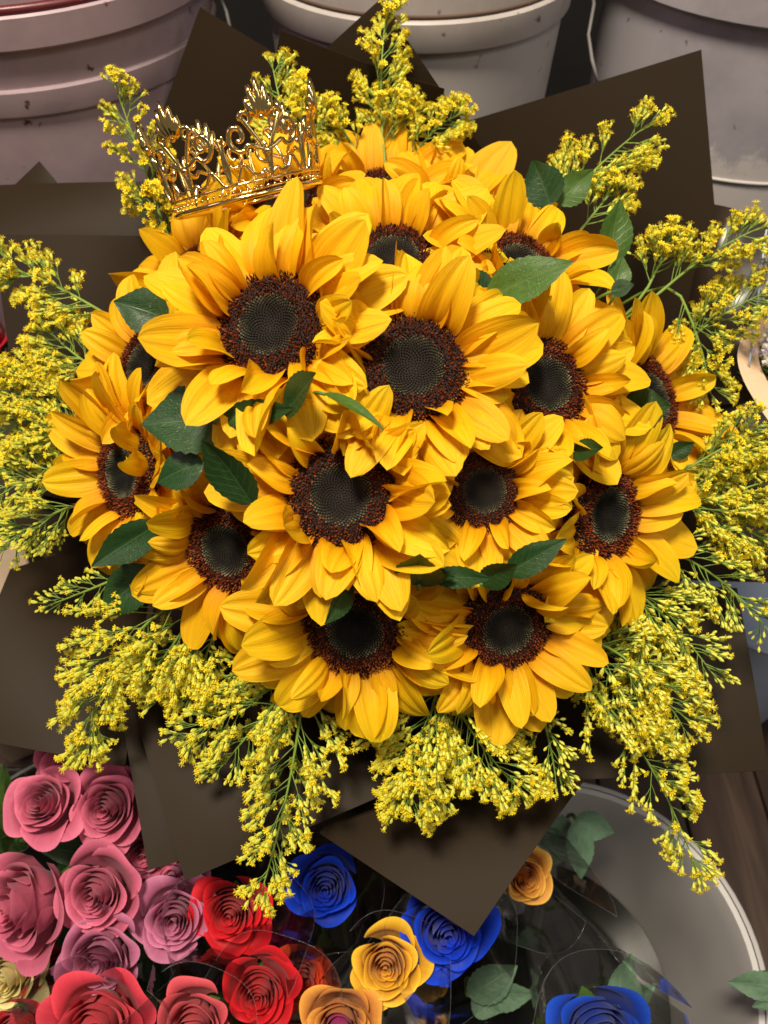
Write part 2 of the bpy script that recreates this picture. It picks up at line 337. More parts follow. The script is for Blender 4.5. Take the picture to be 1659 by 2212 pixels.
# ------------------------------------------------------------------ wrapping paper sheets
def sheet(name, label, P, bulge, mat, n=18, group='dark paper sheets round the bouquet', wave=0.0, thick=.0005, fold=None):
    """P: four corners (px,py,depth) in order; a thin curved quad"""
    A, B, C, D = [at(*p) for p in P]
    nrm = ((C-A).cross(D-B)).normalized()
    if nrm.dot(CAM-(A+C)/2) < 0: nrm = -nrm
    top = []
    for i in range(n):
        u = i/(n-1)
        for j in range(n):
            v = j/(n-1)
            p = A*(1-u)*(1-v)+B*u*(1-v)+C*u*v+D*(1-u)*v
            b = bulge*(4*u*(1-u))*(.35+.65*(4*v*(1-v)))
            if wave: b += wave*math.sin(u*5.2+v*3.1)*math.sin(v*4+.6)
            top.append(p+nrm*b)
    V = top+[p-nrm*thick for p in top]; N = n*n
    F = grid_faces(n, n); F = F+[tuple(N+k for k in reversed(f)) for f in F]
    edge = [i*n for i in range(n)]+[(n-1)*n+j for j in range(1, n)]+[i*n+n-1 for i in range(n-2, -1, -1)]+[j for j in range(n-2, 0, -1)]
    for k in range(len(edge)):
        a, b = edge[k], edge[(k+1) % len(edge)]; o_ = len(V); V += [V[a], V[b], V[b+N], V[a+N]]; F.append((o_, o_+1, o_+2, o_+3))
    c = (A+C)/2; o = obj(name, mesh(name, [p-c for p in V], F, [mat]), None, Matrix.Translation(c))
    return tag(o, label, 'wrapping paper', group)
SH = lambda lab, P, b, mat=M_PAPER, **k: sheet('paper_sheet', lab, P, b, mat, **k)
SH('dark paper sheet with its sharp corner rising behind the crown', [(432, 15, .71), (760, 210, .70), (640, 800, .96), (223, 600, .86)], .012)
SH('dark paper point between the crown and the tallest goldenrod spray', [(607, 65, .650), (960, 192, .648), (900, 760, .93), (485, 640, .88)], .01)
SH('dark paper point directly behind the tallest goldenrod spray', [(822, -3, .660), (1060, 345, .685), (900, 800, .95), (600, 200, .72)], .008)
SH('large dark paper corner standing beside the grey tub', [(960, 277, .69), (1515, 107, .68), (1562, 660, .74), (1050, 950, .88)], .010)
SH('satin brown paper sheet rumpled beside the baby\'s breath', [(1530, 440, .735), (1730, 500, .70), (1640, 860, .70), (1450, 900, .78)], .02, M_PAPERG, wave=.012)
SH('dark glossy paper sheet below the peach wrap', [(1500, 780, .74), (1750, 880, .74), (1760, 1260, .72), (1380, 1250, .80)], .01, M_PAPERG)
SH('dark paper sheet carrying the shadow of budding goldenrod, above the wooden floor', [(1592, 1270, .66), (1660, 1664, .61), (1060, 1694, .62), (1000, 1250, .78)], .012)
SH('dark paper corner hanging over the blue rose', [(1262, 1685, .60), (1024, 2022, .545), (690, 1800, .58), (980, 1450, .74)], .008)
SH('dark paper sheet hanging beside the long trailing goldenrod spray', [(272, 1480, .62), (400, 1903, .555), (868, 1700, .585), (760, 1200, .74)], .014)
SH('narrow dark paper edge peeping out over the mauve roses', [(248, 1470, .635), (320, 1880, .572), (540, 1815, .59), (520, 1300, .72)], .010)
SH('dark paper sheet spreading over the mauve roses beside the cardboard box', [(22, 1229, .66), (-115, 1585, .60), (270, 1656, .605), (345, 1130, .76)], .012)
SH('dark paper strip folded along its top edge, beside the pinkish tub', [(-90, 404, .72), (345, 392, .72), (360, 545, .72), (-90, 512, .70)], .006)
SH('dark paper sheet behind the goldenrod beside the cut red flower', [(-16, 507, .69), (350, 511, .70), (430, 1150, .80), (60, 1060, .70)], .012)
SH('dark paper sheet behind the greenish goldenrod buds', [(-90, 840, .735), (340, 800, .77), (380, 1270, .80), (-50, 1150, .70)], .008)
SH('small dark paper tip poking above the folded strip', [(85, 348, .73), (150, 425, .735), (85, 500, .74), (15, 415, .735)], .003)

# ------------------------------------------------------------------ sunflowers
def petal_mesh(k, r):
    nu, nv = 15, 13; W = r.uniform(.235, .30)
    b0 = r.uniform(.10, .55); b1 = r.uniform(-1.5, -.5); b2 = r.uniform(-.3, .5)
    tw = r.uniform(-.25, .25); cup = r.choice((r.uniform(.15, .5), r.uniform(.15, .5), r.uniform(-.5, -.15))); rid = r.uniform(.08, .17); side = r.uniform(-.10, .10); mx = r.uniform(.82, 1.08)
    kind = 'plain'
    if k % 6 == 4: tw = r.choice((-1, 1))*r.uniform(.7, 1.3); cup = .9
    if k % 6 == 5: b0 = .5; b1 = r.uniform(.2, 1.2); b2 = .6; cup = r.uniform(.8, 1.3)   # curls inwards
    V = []; UV = []; x = z = 0.0; ph = r.uniform(0, 6)
    for i in range(nu):
        t = i/(nu-1)
        ang = b0+b1*t+b2*t*t
        if i: x += math.cos(ang)/(nu-1); z += math.sin(ang)/(nu-1)
        wd = W*(.34*(1-t)**3+max(0, math.sin(math.pi*t**mx))**.50*.95)*(1-.30*max(0, (t-.90)/.10)**2)+.004*(1-t)
        for j in range(nv):
            s = -1+2*j/(nv-1)
            yy = s*wd*math.cos(cup*.45*s)
            zz = cup*wd*.62*s*s
            zz += rid*wd*(math.exp(-((abs(s)-.30)/.13)**2)*-1.0 + .5*math.exp(-(s/.12)**2)+.6*math.exp(-((abs(s)-.6)/.15)**2))*min(1, 3*t)*(1.05-.3*t)
            zz += .05*wd*math.sin(ph+7*t+(2 if s > 0 else 0))*abs(s)**3*2
            a = tw*t; y2 = yy*math.cos(a)-zz*math.sin(a); z2 = yy*math.sin(a)+zz*math.cos(a)
            V.append(Vector((x-z2*math.sin(ang), y2+side*t*t, z+z2*math.cos(ang)))); UV.append((t, .5+.5*s))
    return mesh('petal', V, grid_faces(nu, nv), [M_PETAL], uv=UV)
pr = random.Random(5); PET = [petal_mesh(k, pr) for k in range(36)]
P_PLAIN = [p for k, p in enumerate(PET) if k % 6 < 4]; P_TW = [p for k, p in enumerate(PET) if k % 6 == 4]; P_IN = [p for k, p in enumerate(PET) if k % 6 == 5]

def disc_meshes(seed):
    r = random.Random(seed); Rd = .030
    prof = [(.0001, .0035), (.006, .0040), (.013, .0062), (.019, .0072), (.025, .0055), (.029, .0015), (.028, -.006), (.02, -.010), (.004, -.012)]
    V, F = lathe(prof, 36); base = mesh('disc', V, F, [M_DISCBASE])
    def hz(q):
        for (a, za), (b, zb) in zip(prof, prof[1:]):
            if q <= b: return za+(zb-za)*(q-a)/(b-a)
        return 0
    V = []; F = []; C = []; n = 1900; ni = 400; n0 = int(n*.265)
    for i in range(n0-ni, n):
        if i < n0:
            f = .515*math.sqrt((i-n0+ni+.5)/ni); a = (i-n0+ni)*2.39996
            h = .0009+.0012*(f/.55); w = .00062; lean = .35+r.uniform(-.1, .1); ja = 0
            tipb = min(1, max(0, (f-.27)/.24))**2.0*r.uniform(.25, 1.0)
            dk = (.005, .006, .004); tp = (.010+.26*tipb, .012+.235*tipb, .009+.13*tipb)
        else:
            f = math.sqrt((i+.5)/n); a = i*2.39996
            h = r.uniform(.0014, .0030)+(.0012 if f > .9 else 0); w = .00050; lean = (f-.62)*1.6+r.gauss(0, .35); ja = r.gauss(0, .5)
            g = (f-.5)/.5; v = r.uniform(.45, 1.3)
            dk = (.028, .006, .003); tp = ((.19+.17*g)*v, (.034+.052*g)*v, (.010+.004*g)*v)
            if f > .80 and r.random() < .35: tp = (.42*v, .17*v, .012)
            if r.random() < .25: tp = (.04, .010, .006)
        q = f*Rd*.985
        ca, sa = math.cos(a), math.sin(a); p = Vector((q*ca, q*sa, hz(q)-.0003))
        d = Vector((ca*math.sin(lean)-sa*ja*.5, sa*math.sin(lean)+ca*ja*.5, math.cos(lean))).normalized()
        e1 = Vector((-sa, ca, 0)); e2 = d.cross(e1).normalized(); e1 = e2.cross(d)
        o = len(V)
        for k in range(3):
            c = 2*math.pi*k/3+a; V.append(p+(e1*math.cos(c)+e2*math.sin(c))*w); C.append((*dk, 1))
        for k in range(3):
            c = 2*math.pi*k/3+a; V.append(p+d*h*.7+(e1*math.cos(c)+e2*math.sin(c))*w*.9); C.append((*tp, 1))
        V.append(p+d*h); C.append((*tp, 1))
        for k in range(3):
            k2 = (k+1) % 3; F.append((o+k, o+k2, o+3+k2, o+3+k)); F.append((o+3+k, o+3+k2, o+6))
    return base, mesh('disc_florets', V, F, [M_DISC], smooth=False, col=C)
M_DISCBASE = plain('disc_base', (.012, .006, .004), .9)
DISC = [disc_meshes(s) for s in (1, 2, 3)]
# calyx
def calyx_mesh():
    V = []; F = []
    for k in range(16):
        a = 2*math.pi*k/16; ca, sa = math.cos(a), math.sin(a); o = len(V)
        for t in (0, .5, 1):
            q = .012+t*.026; z = -.012+.004*math.sin(t*2); wd = (.006, .007, .0006)[int(t*2)]
            V += [Vector((q*ca-sa*wd, q*sa+ca*wd, z-.001)), Vector((q*ca, q*sa, z)), Vector((q*ca+sa*wd, q*sa-ca*wd, z-.001))]
        F += grid_faces(3, 3, o)
    return mesh('calyx', V, F, [M_SEPAL])
CAL = calyx_mesh()

# px, py, depth, scale, nx, ny, lower-petal lift, label
SF = [
 (590, 712, .455, 1.09, -.22, .12, 'large open sunflower directly below the crown, its whole disc showing'),
 (890, 800, .452, 1.08, .04, .16, 'sunflower with whole disc showing, in the middle of the bouquet'),
 (1168, 835, .50, 1.06, .36, .10, 'sunflower whose disc is half hidden by the middle sunflower\'s petals'),
 (740, 1068, .450, 1.07, -.06, -.02, 'sunflower with bright pale-tipped seed ring, above the pointed small leaf'),
 (1040, 1060, .468, .82, .16, -.02, 'small-disc sunflower between two curled green leaves'),
 (1297, 1110, .53, 1.12, .52, -.08, 'side-facing sunflower next to the bushy budding goldenrod'),
 (770, 1352, .50, 1.10, -.05, -.28, 'sunflower below the pointed small leaf, disc top in shadow'),
 (1088, 1350, .51, 1.04, .18, -.26, 'sunflower with one short petal fallen across its dark disc'),
 (500, 1180, .515, 1.06, -.34, -.24, 'sunflower above the bushy left goldenrod, disc half covered'),
 (285, 1020, .55, 1.10, -.60, -.08, 'side-facing sunflower with long loose petals beside the budding goldenrod'),
 (328, 797, .55, 1.04, -.56, .14, 'side-facing sunflower under the leaf by the largest bloom'),
 (850, 572, .535, 1.08, .0, .42, 'sunflower with tall upright petals below the tallest goldenrod'),
 (1118, 588, .55, 1.08, .30, .40, 'sunflower with a broad green leaf across its disc'),
 (1388, 868, .590, 1.20, .60, .16, 'outermost sunflower beside the satin brown paper'),
 (835, 440, .63, 1.18, -.04, .44, 'sunflower whose petal tips rise highest under the tallest goldenrod'),
 (418, 618, .60, 1.18, -.58, .38, 'sunflower mostly hidden under the crown and the largest bloom'),
 (985, 492, .625, 1.20, .14, .46, 'sunflower squeezed behind the two upper ones beside the large paper corner'),
 (625, 445, .60, 1.0, -.10, .45, 'sunflower beneath the crown with only a dark disc edge showing'),
]
flowers = []
for i, (px, py, d, s, nx, ny, lab) in enumerate(SF):
    flowers.append((at(px, py, d), cdir(nx, ny), s))
PROT = {0: 1.0, 1: 1.0, 3: 1.0, 4: 1.0, 2: .55, 5: .55, 6: .78, 7: .78, 8: .6, 9: .6, 10: .6}
def covers(i, pts):
    for j, fac in PROT.items():
        if j == i: continue
        c, n, s = flowers[j]; q = pix(c); rad = .0285*s*FPX/q[2]*fac
        for p in pts:
            u = pix(p)
            if math.hypot(u[0]-q[0], u[1]-q[1]) < rad and u[2] < q[2]+.01: return True
    return False
fr_ = random.Random(21)
for i, (px, py, d, s, nx, ny, lab) in enumerate(SF):
    C, n, s = flowers[i]
    M = frame(C, n, fr_.uniform(0, 6.28), s)
    t = thing('sunflower', lab, 'sunflower', M, 'sunflowers in the bouquet')
    db, dfm = DISC[i % 3]
    dd = obj('disc', db, t, Matrix.Diagonal((1.09, 1.09, 1.12, 1))); ff = obj('disc_florets', dfm, dd); ff['kind'] = 'stuff'
    obj('calyx', CAL, t)
    inv = M.inverted()
    V = []; F = []
    e = (NECK + (C-NECK)*.02 + Vector((fr_.uniform(-.02, .02), fr_.uniform(-.02, .02), -.25)))
    tube(V, F, [inv @ p for p in bez(C-n*.010*s, C-n*.12, NECK+(C-NECK)*.25, e, 14)], .0055, 8)
    obj('stem', mesh('stem', V, F, [M_STEM]), t)
    rings = [(9, .0262, .003, 44, 16, .034), (16, .0275, .0000, 25, 15, .045), (18, .0280, -.003, 10, 12, .050), (16, .0270, -.006, -7, 10, .052)]
    for ri, (cnt, rr, z, e0, ej, L0) in enumerate(rings):
        for k in range(cnt):
            a = 2*math.pi*(k+.5*ri+fr_.uniform(-.28, .28))/cnt
            L = L0*fr_.uniform(.86, 1.12); el = e0+fr_.gauss(0, ej)
            bank = P_PLAIN; u = fr_.random()
            if ri == 0: bank = P_TW if u < .55 else P_PLAIN
            if ri == 1 and u < .16: bank = P_TW
            elif ri == 1 and u < .24: bank = P_IN; L *= .75; el -= 15
            elif ri == 2 and u < .14: bank = P_TW
            ca, sa = math.cos(a), math.sin(a)
            wr = M.to_3x3() @ Vector((ca, sa, 0)); wr.normalize()
            for _ in range(10):
                el_r = R_(el)
                tipd = wr*math.cos(el_r)+n*math.sin(el_r)
                root = M @ Vector((ca*rr, sa*rr, z))
                if not covers(i, [root+tipd*L*s*.95, root+tipd*L*s*.65]): break
                el += 9; L *= .95
            el = min(el, 88)
            ml = (Matrix.Translation((ca*rr, sa*rr, z)) @ Matrix.Rotation(a, 4, 'Z') @ Matrix.Rotation(-R_(el), 4, 'Y')
                  @ Matrix.Rotation(fr_.gauss(0, .22), 4, 'X') @ Matrix.Rotation(fr_.gauss(0, .10), 4, 'Z') @ Matrix.Diagonal((L, L*fr_.uniform(.85, 1.1), L, 1)))
            obj('petal', fr_.choice(bank), t, ml)

# ------------------------------------------------------------------ green leaves
def leaf_mesh(L, W, bend, fold, seed, mat):
    r = random.Random(seed); nu, nv = 20, 9; V = []; UV = []; x = z = 0
    for i in range(nu):
        t = i/(nu-1); ang = bend*(t-.35)
        if i: x += L/(nu-1)*math.cos(ang); z += L/(nu-1)*math.sin(ang)
        wd = W*.5*(math.sin(math.pi*min(1, t**.78))**.80)*(1-.35*max(0, (t-.62)/.38)**1.2)*1.06+.0004
        for j in range(nv):
            s = -1+2*j/(nv-1)
            ser = 1+(.035*(1 if i % 2 else -1) if abs(s) == 1 else 0)
            V.append(Vector((x, s*wd*ser*math.cos(fold), z+abs(s)*wd*math.sin(fold)+.05*wd*math.sin(6*t+3*s+seed)-.0006*math.exp(-(s*4)**2)))); UV.append((t, .5+.5*s))
    N = len(V); F = grid_faces(nu, nv)
    return mesh('blade', V, F, [mat], uv=UV)
# base(px,py,d) tip(px,py,d) width_px normal(nx,ny) bend fold mat label
LV = [
 ((365, 690, .505), (245, 650, .50), 95, (-.3, .1), -.2, .15, 0, 'dark leaf beside the largest sunflower, pointing at the goldenrod'),
 ((505, 905, .475), (300, 912, .485), 150, (0, .25), -.35, .12, 0, 'biggest dark veined leaf below the largest sunflower'),
 ((480, 905, .468), (640, 880, .462), 62, (0, -.2), .3, .2, 0, 'dark leaf lying sideways under the largest sunflower'),
 ((500, 1010, .49), (505, 880, .485), 80, (.4, 0), .2, .2, 0, 'shaded dark leaf standing in the gap by the biggest leaf'),
 ((615, 885, .458), (687, 806, .445), 92, (-.2, .3), .2, .25, 0, 'pointed dark leaf between the largest and the middle sunflower'),
 ((700, 850, .45), (830, 915, .445), 30, (.2, .6), -.5, .3, 1, 'thin light green leaf curving under the middle sunflower'),
 ((440, 1000, .48), (330, 1040, .50), 80, (-.2, .2), -.6, .1, 0, 'curled leaf under the biggest dark leaf'),
 ((545, 1090, .465), (438, 945, .455), 95, (-.35, .1), .3, .2, 0, 'upright dark leaf with a pale edge next to the bright seed ring sunflower'),
 ((345, 1130, .515), (200, 1222, .53), 75, (-.2, -.3), .2, .25, 0, 'narrow dark leaf below the long loose petals'),
 ((330, 1230, .535), (212, 1325, .545), 90, (-.2, 0), -.2, .1, 0, 'dull leaf above the bushy left goldenrod'),
 ((760, 1262, .46), (700, 1348, .445), 55, (.1, -.4), .1, .3, 0, 'small leaf tip pointing down over a shaded disc'),
 ((905, 1265, .475), (908, 1192, .462), 105, (-.1, .0), .2, .15, 0, 'broad shiny leaf just beside the small leaf tip'),
 ((870, 1240, .48), (985, 1248, .475), 48, (0, .3), .2, .2, 0, 'dark narrow leaf among the low leaves between four sunflowers'),
 ((930, 1245, .475), (1065, 1250, .475), 45, (0, .1), .5, .1, 0, 'middle leaf of the row below the small-disc sunflower'),
 ((1040, 1262, .475), (1120, 1215, .465), 60, (.2, .2), .3, .3, 0, 'folded leaf in the row below the small-disc sunflower'),
 ((1095, 1240, .475), (1222, 1165, .47), 62, (.2, .3), -.5, .2, 0, 'curved leaf rising from the row towards the side-facing sunflower'),
 ((1050, 645, .49), (1236, 560, .47), 98, (0, .2), -.35, .12, 1, 'broad light green leaf lying across the upper sunflower'),
 ((1060, 640, .50), (1000, 585, .50), 60, (0, .2), .2, .2, 0, 'small dark leaf tip beside the broad light green leaf'),
 ((1190, 445, .575), (1150, 345, .565), 85, (-.3, .1), .2, .2, 0, 'dark leaf standing between upper petals and goldenrod'),
 ((1205, 440, .58), (1282, 366, .57), 62, (.2, .1), .2, .15, 1, 'light leaf leaning towards the tall right paper corner'),
 ((1320, 570, .57), (1338, 430, .56), 78, (.3, .1), .1, .15, 1, 'pale green serrated leaf standing against the dark paper corner'),
 ((1330, 625, .555), (1345, 555, .555), 50, (.1, .1), .2, .15, 1, 'short pale leaf below the serrated leaf'),
 ((1320, 630, .54), (1370, 615, .54), 38, (.1, .2), .2, .2, 0, 'tiny dark leaf between two right sunflowers'),
 ((1345, 895, .545), (1450, 877, .53), 100, (.2, .1), .15, .2, 0, 'dark veined leaf over the outermost sunflower\'s disc'),
 ((1235, 975, .50), (1305, 968, .49), 48, (.1, .1), .2, .2, 0, 'small leaf above the side-facing right sunflower'),
 ((1445, 985, .56), (1500, 955, .55), 38, (.3, .1), .2, .2, 0, 'small leaf at the root of the right goldenrod'),
]
LIFT = {0: .01, 1: .022, 2: .045, 3: .03, 4: .05, 5: .05, 6: .03, 7: .042, 8: .015, 10: .025, 11: .05, 12: .04, 13: .045, 14: .045, 15: .035, 16: .02, 17: .02, 22: .02, 23: .02, 24: .035}
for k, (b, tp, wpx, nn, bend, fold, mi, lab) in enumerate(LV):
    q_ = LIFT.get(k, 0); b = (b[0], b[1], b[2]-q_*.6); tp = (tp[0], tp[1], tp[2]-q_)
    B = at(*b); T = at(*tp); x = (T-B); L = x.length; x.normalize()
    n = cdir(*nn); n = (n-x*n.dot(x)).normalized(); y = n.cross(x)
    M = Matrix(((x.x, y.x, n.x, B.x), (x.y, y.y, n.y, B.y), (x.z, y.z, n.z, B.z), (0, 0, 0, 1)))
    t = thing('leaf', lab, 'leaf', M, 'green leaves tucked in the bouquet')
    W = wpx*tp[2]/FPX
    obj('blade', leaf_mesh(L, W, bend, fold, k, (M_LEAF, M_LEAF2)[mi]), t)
    V = []; F = []; inv = M.inverted()
    tube(V, F, [inv @ p for p in bez(B+x*L*.02, B-x*.02-n*.004, B-x*.03-AB*.05, NECK+(B-NECK)*.3, 10)], .0011, 5)
    obj('stalk', mesh('stalk', V, F, [M_STEM]), t)

# ------------------------------------------------------------------ goldenrod
def floret_template(open_=True):
    V = []; F = []; MI = []
    # calyx cone along +z (length 1)
    n = 5
    for z, r_ in ((0, .12), (.55, .30), (.95, .24) if open_ else (.9, .22)):
        for j in range(n): V.append((r_*math.cos(2*math.pi*j/n), r_*math.sin(2*math.pi*j/n), z))
    F += grid_faces(3, n, 0, True); MI += [1]*(2*n)
    if open_:
        m = 7
        for j in range(m):
            a = 2*math.pi*j/m; a2 = a+.36; a0 = a-.36; o = len(V)
            V += [(.16*math.cos(a0), .16*math.sin(a0), .92), (.16*math.cos(a2), .16*math.sin(a2), .92),
                  (.50*math.cos(a+.28), .50*math.sin(a+.28), 1.16), (.66*math.cos(a), .66*math.sin(a), 1.16), (.50*math.cos(a-.28), .50*math.sin(a-.28), 1.16)]
            F.append((o, o+1, o+2, o+3, o+4)); MI.append(0)
        for j in range(4):
            a = 2*math.pi*j/4+.3; o = len(V); c, s = .18*math.cos(a), .18*math.sin(a)
            V += [(c+.07, s, .9), (c-.05, s+.06, .9), (c-.05, s-.06, .9), (c*1.6, s*1.6, 1.5)]
            F += [(o, o+1, o+3), (o+1, o+2, o+3), (o+2, o, o+3)]; MI += [0]*3
    else:
        o = len(V); V.append((0, 0, 1.1)); F += [(10+j, 10+(j+1) % n, o) for j in range(n)]; MI += [0]*n
    return np.array(V), F, MI
FT = [floret_template(True), floret_template(False)]
def goldenrod(label, P, width, nbr=26, fsz=.0036, bud=.15, seed=0, per=6.5, taper=.25, start=.06, green=.0):
    """P: list of (px,py,depth) for the visible spine from base to tip; width: side branch reach in px at the base"""
    r = random.Random(seed); pts = [at(*p) for p in P]
    # smooth spine
    if len(pts) == 2: pts = [pts[0], pts[0]*.67+pts[1]*.33, pts[0]*.33+pts[1]*.67, pts[1]]
    if len(pts) == 3: a, b_, c = pts; pts = [a, a*.35+b_*.65, b_*.65+c*.35, c]
    N = 44; sp = bez(*pts, N)
    base = sp[0]; Wm = width*P[0][2]/FPX
    M = Matrix.Translation(base); t = thing('goldenrod_spray', label, 'goldenrod', M, 'goldenrod sprays round the bouquet')
    V = []; F = []
    root = bez(NECK+(base-NECK)*.2, NECK+(base-NECK)*.5, base-(sp[1]-sp[0]).normalized()*.05, base, 10)
    tube(V, F, [p-base for p in root[:-1]+sp], lambda u: .0014*(1-.65*u), 5)
    BF = [[], []]   # per template: (pos, dir, size)
    def put(p, d, sz):
        k = 1 if r.random() < bud else 0
        BF[k].append((p-base, d.normalized(), sz*r.uniform(.8, 1.2)*(.85 if k else 1)))
    def cluster(p, d, sz, cnt, spread):
        for _ in range(cnt):
            q = Vector((r.gauss(0, 1), r.gauss(0, 1), r.gauss(0, 1))); dd = (d+q*spread*.5+AB*.25).normalized()
            dd = (d+q*spread*.30+AB*.12).normalized()
            e = p+dd*r.uniform(.004, .012)
            tube(V, F, [p-base, p.lerp(e, .5)+AB*.0008-base, e-base], .00030, 3, cap=False)
            put(e-dd*.0004, dd, sz*1.1)
    for k in range(nbr):
        u = start+(1-start)*(k+r.uniform(-.3, .3))/nbr; u = min(max(u, .02), .99)
        fi = u*(N-1); i0 = min(int(fi), N-2); p = sp[i0].lerp(sp[i0+1], fi-i0); ax = (sp[i0+1]-sp[i0]).normalized()
        q = Vector((r.gauss(0, 1), r.gauss(0, 1), r.gauss(0, 1))); q = (q-ax*q.dot(ax))
        # keep branches mostly in the plane facing the viewer and on the open side
        q = q-AB*q.dot(AB)*.55+AB*.15; q.normalize()
        ln = Wm*(taper+(1-taper)*(1-(u-start)/(1-start))**.9)*r.uniform(.65, 1.1)
        d0 = (ax*.8+q*.75).normalized()
        end = p+d0*ln+ax*ln*.12+Vector((0, 0, -.10*ln))
        br = bez(p, p+d0*ln*.35, p+d0*ln*.7, end, 8)
        tube(V, F, [x-base for x in br], lambda u_: .0006*(1-.5*u_), 3, cap=False)
        c = max(1, int(per*ln/.030+.8))
        for m in range(c):
            v = .35+.65*(m+.5)/c; x = br[min(7, int(v*7))].lerp(br[min(7, int(v*7)+1)], v*7-int(v*7))
            cluster(x, d0, fsz, r.choice((1, 2, 3)), .9)
        cluster(br[-1], d0, fsz, 3, .7)
    cluster(sp[-1], (sp[-1]-sp[-3]).normalized(), fsz, 5, .8)
    obj('stem', mesh('stem', V, F, [M_GS]), t)
    AV = []; AF = []; MI = []; off = 0
    for k in (0, 1):
        tv, tf, tm = FT[k]
        for (p, d, sz) in BF[k]:
            q = d.to_track_quat('Z', 'Y').to_matrix(); R = np.array(q)
            AV.append(tv @ R.T*sz+np.array(p)); AF += [tuple(i+off for i in f) for f in tf]; MI += tm; off += len(tv)
    o = obj('florets', mesh('florets', np.concatenate(AV).tolist(), AF, [M_GY, M_GB], smooth=False, midx=MI), t); o['kind'] = 'stuff'
    return t
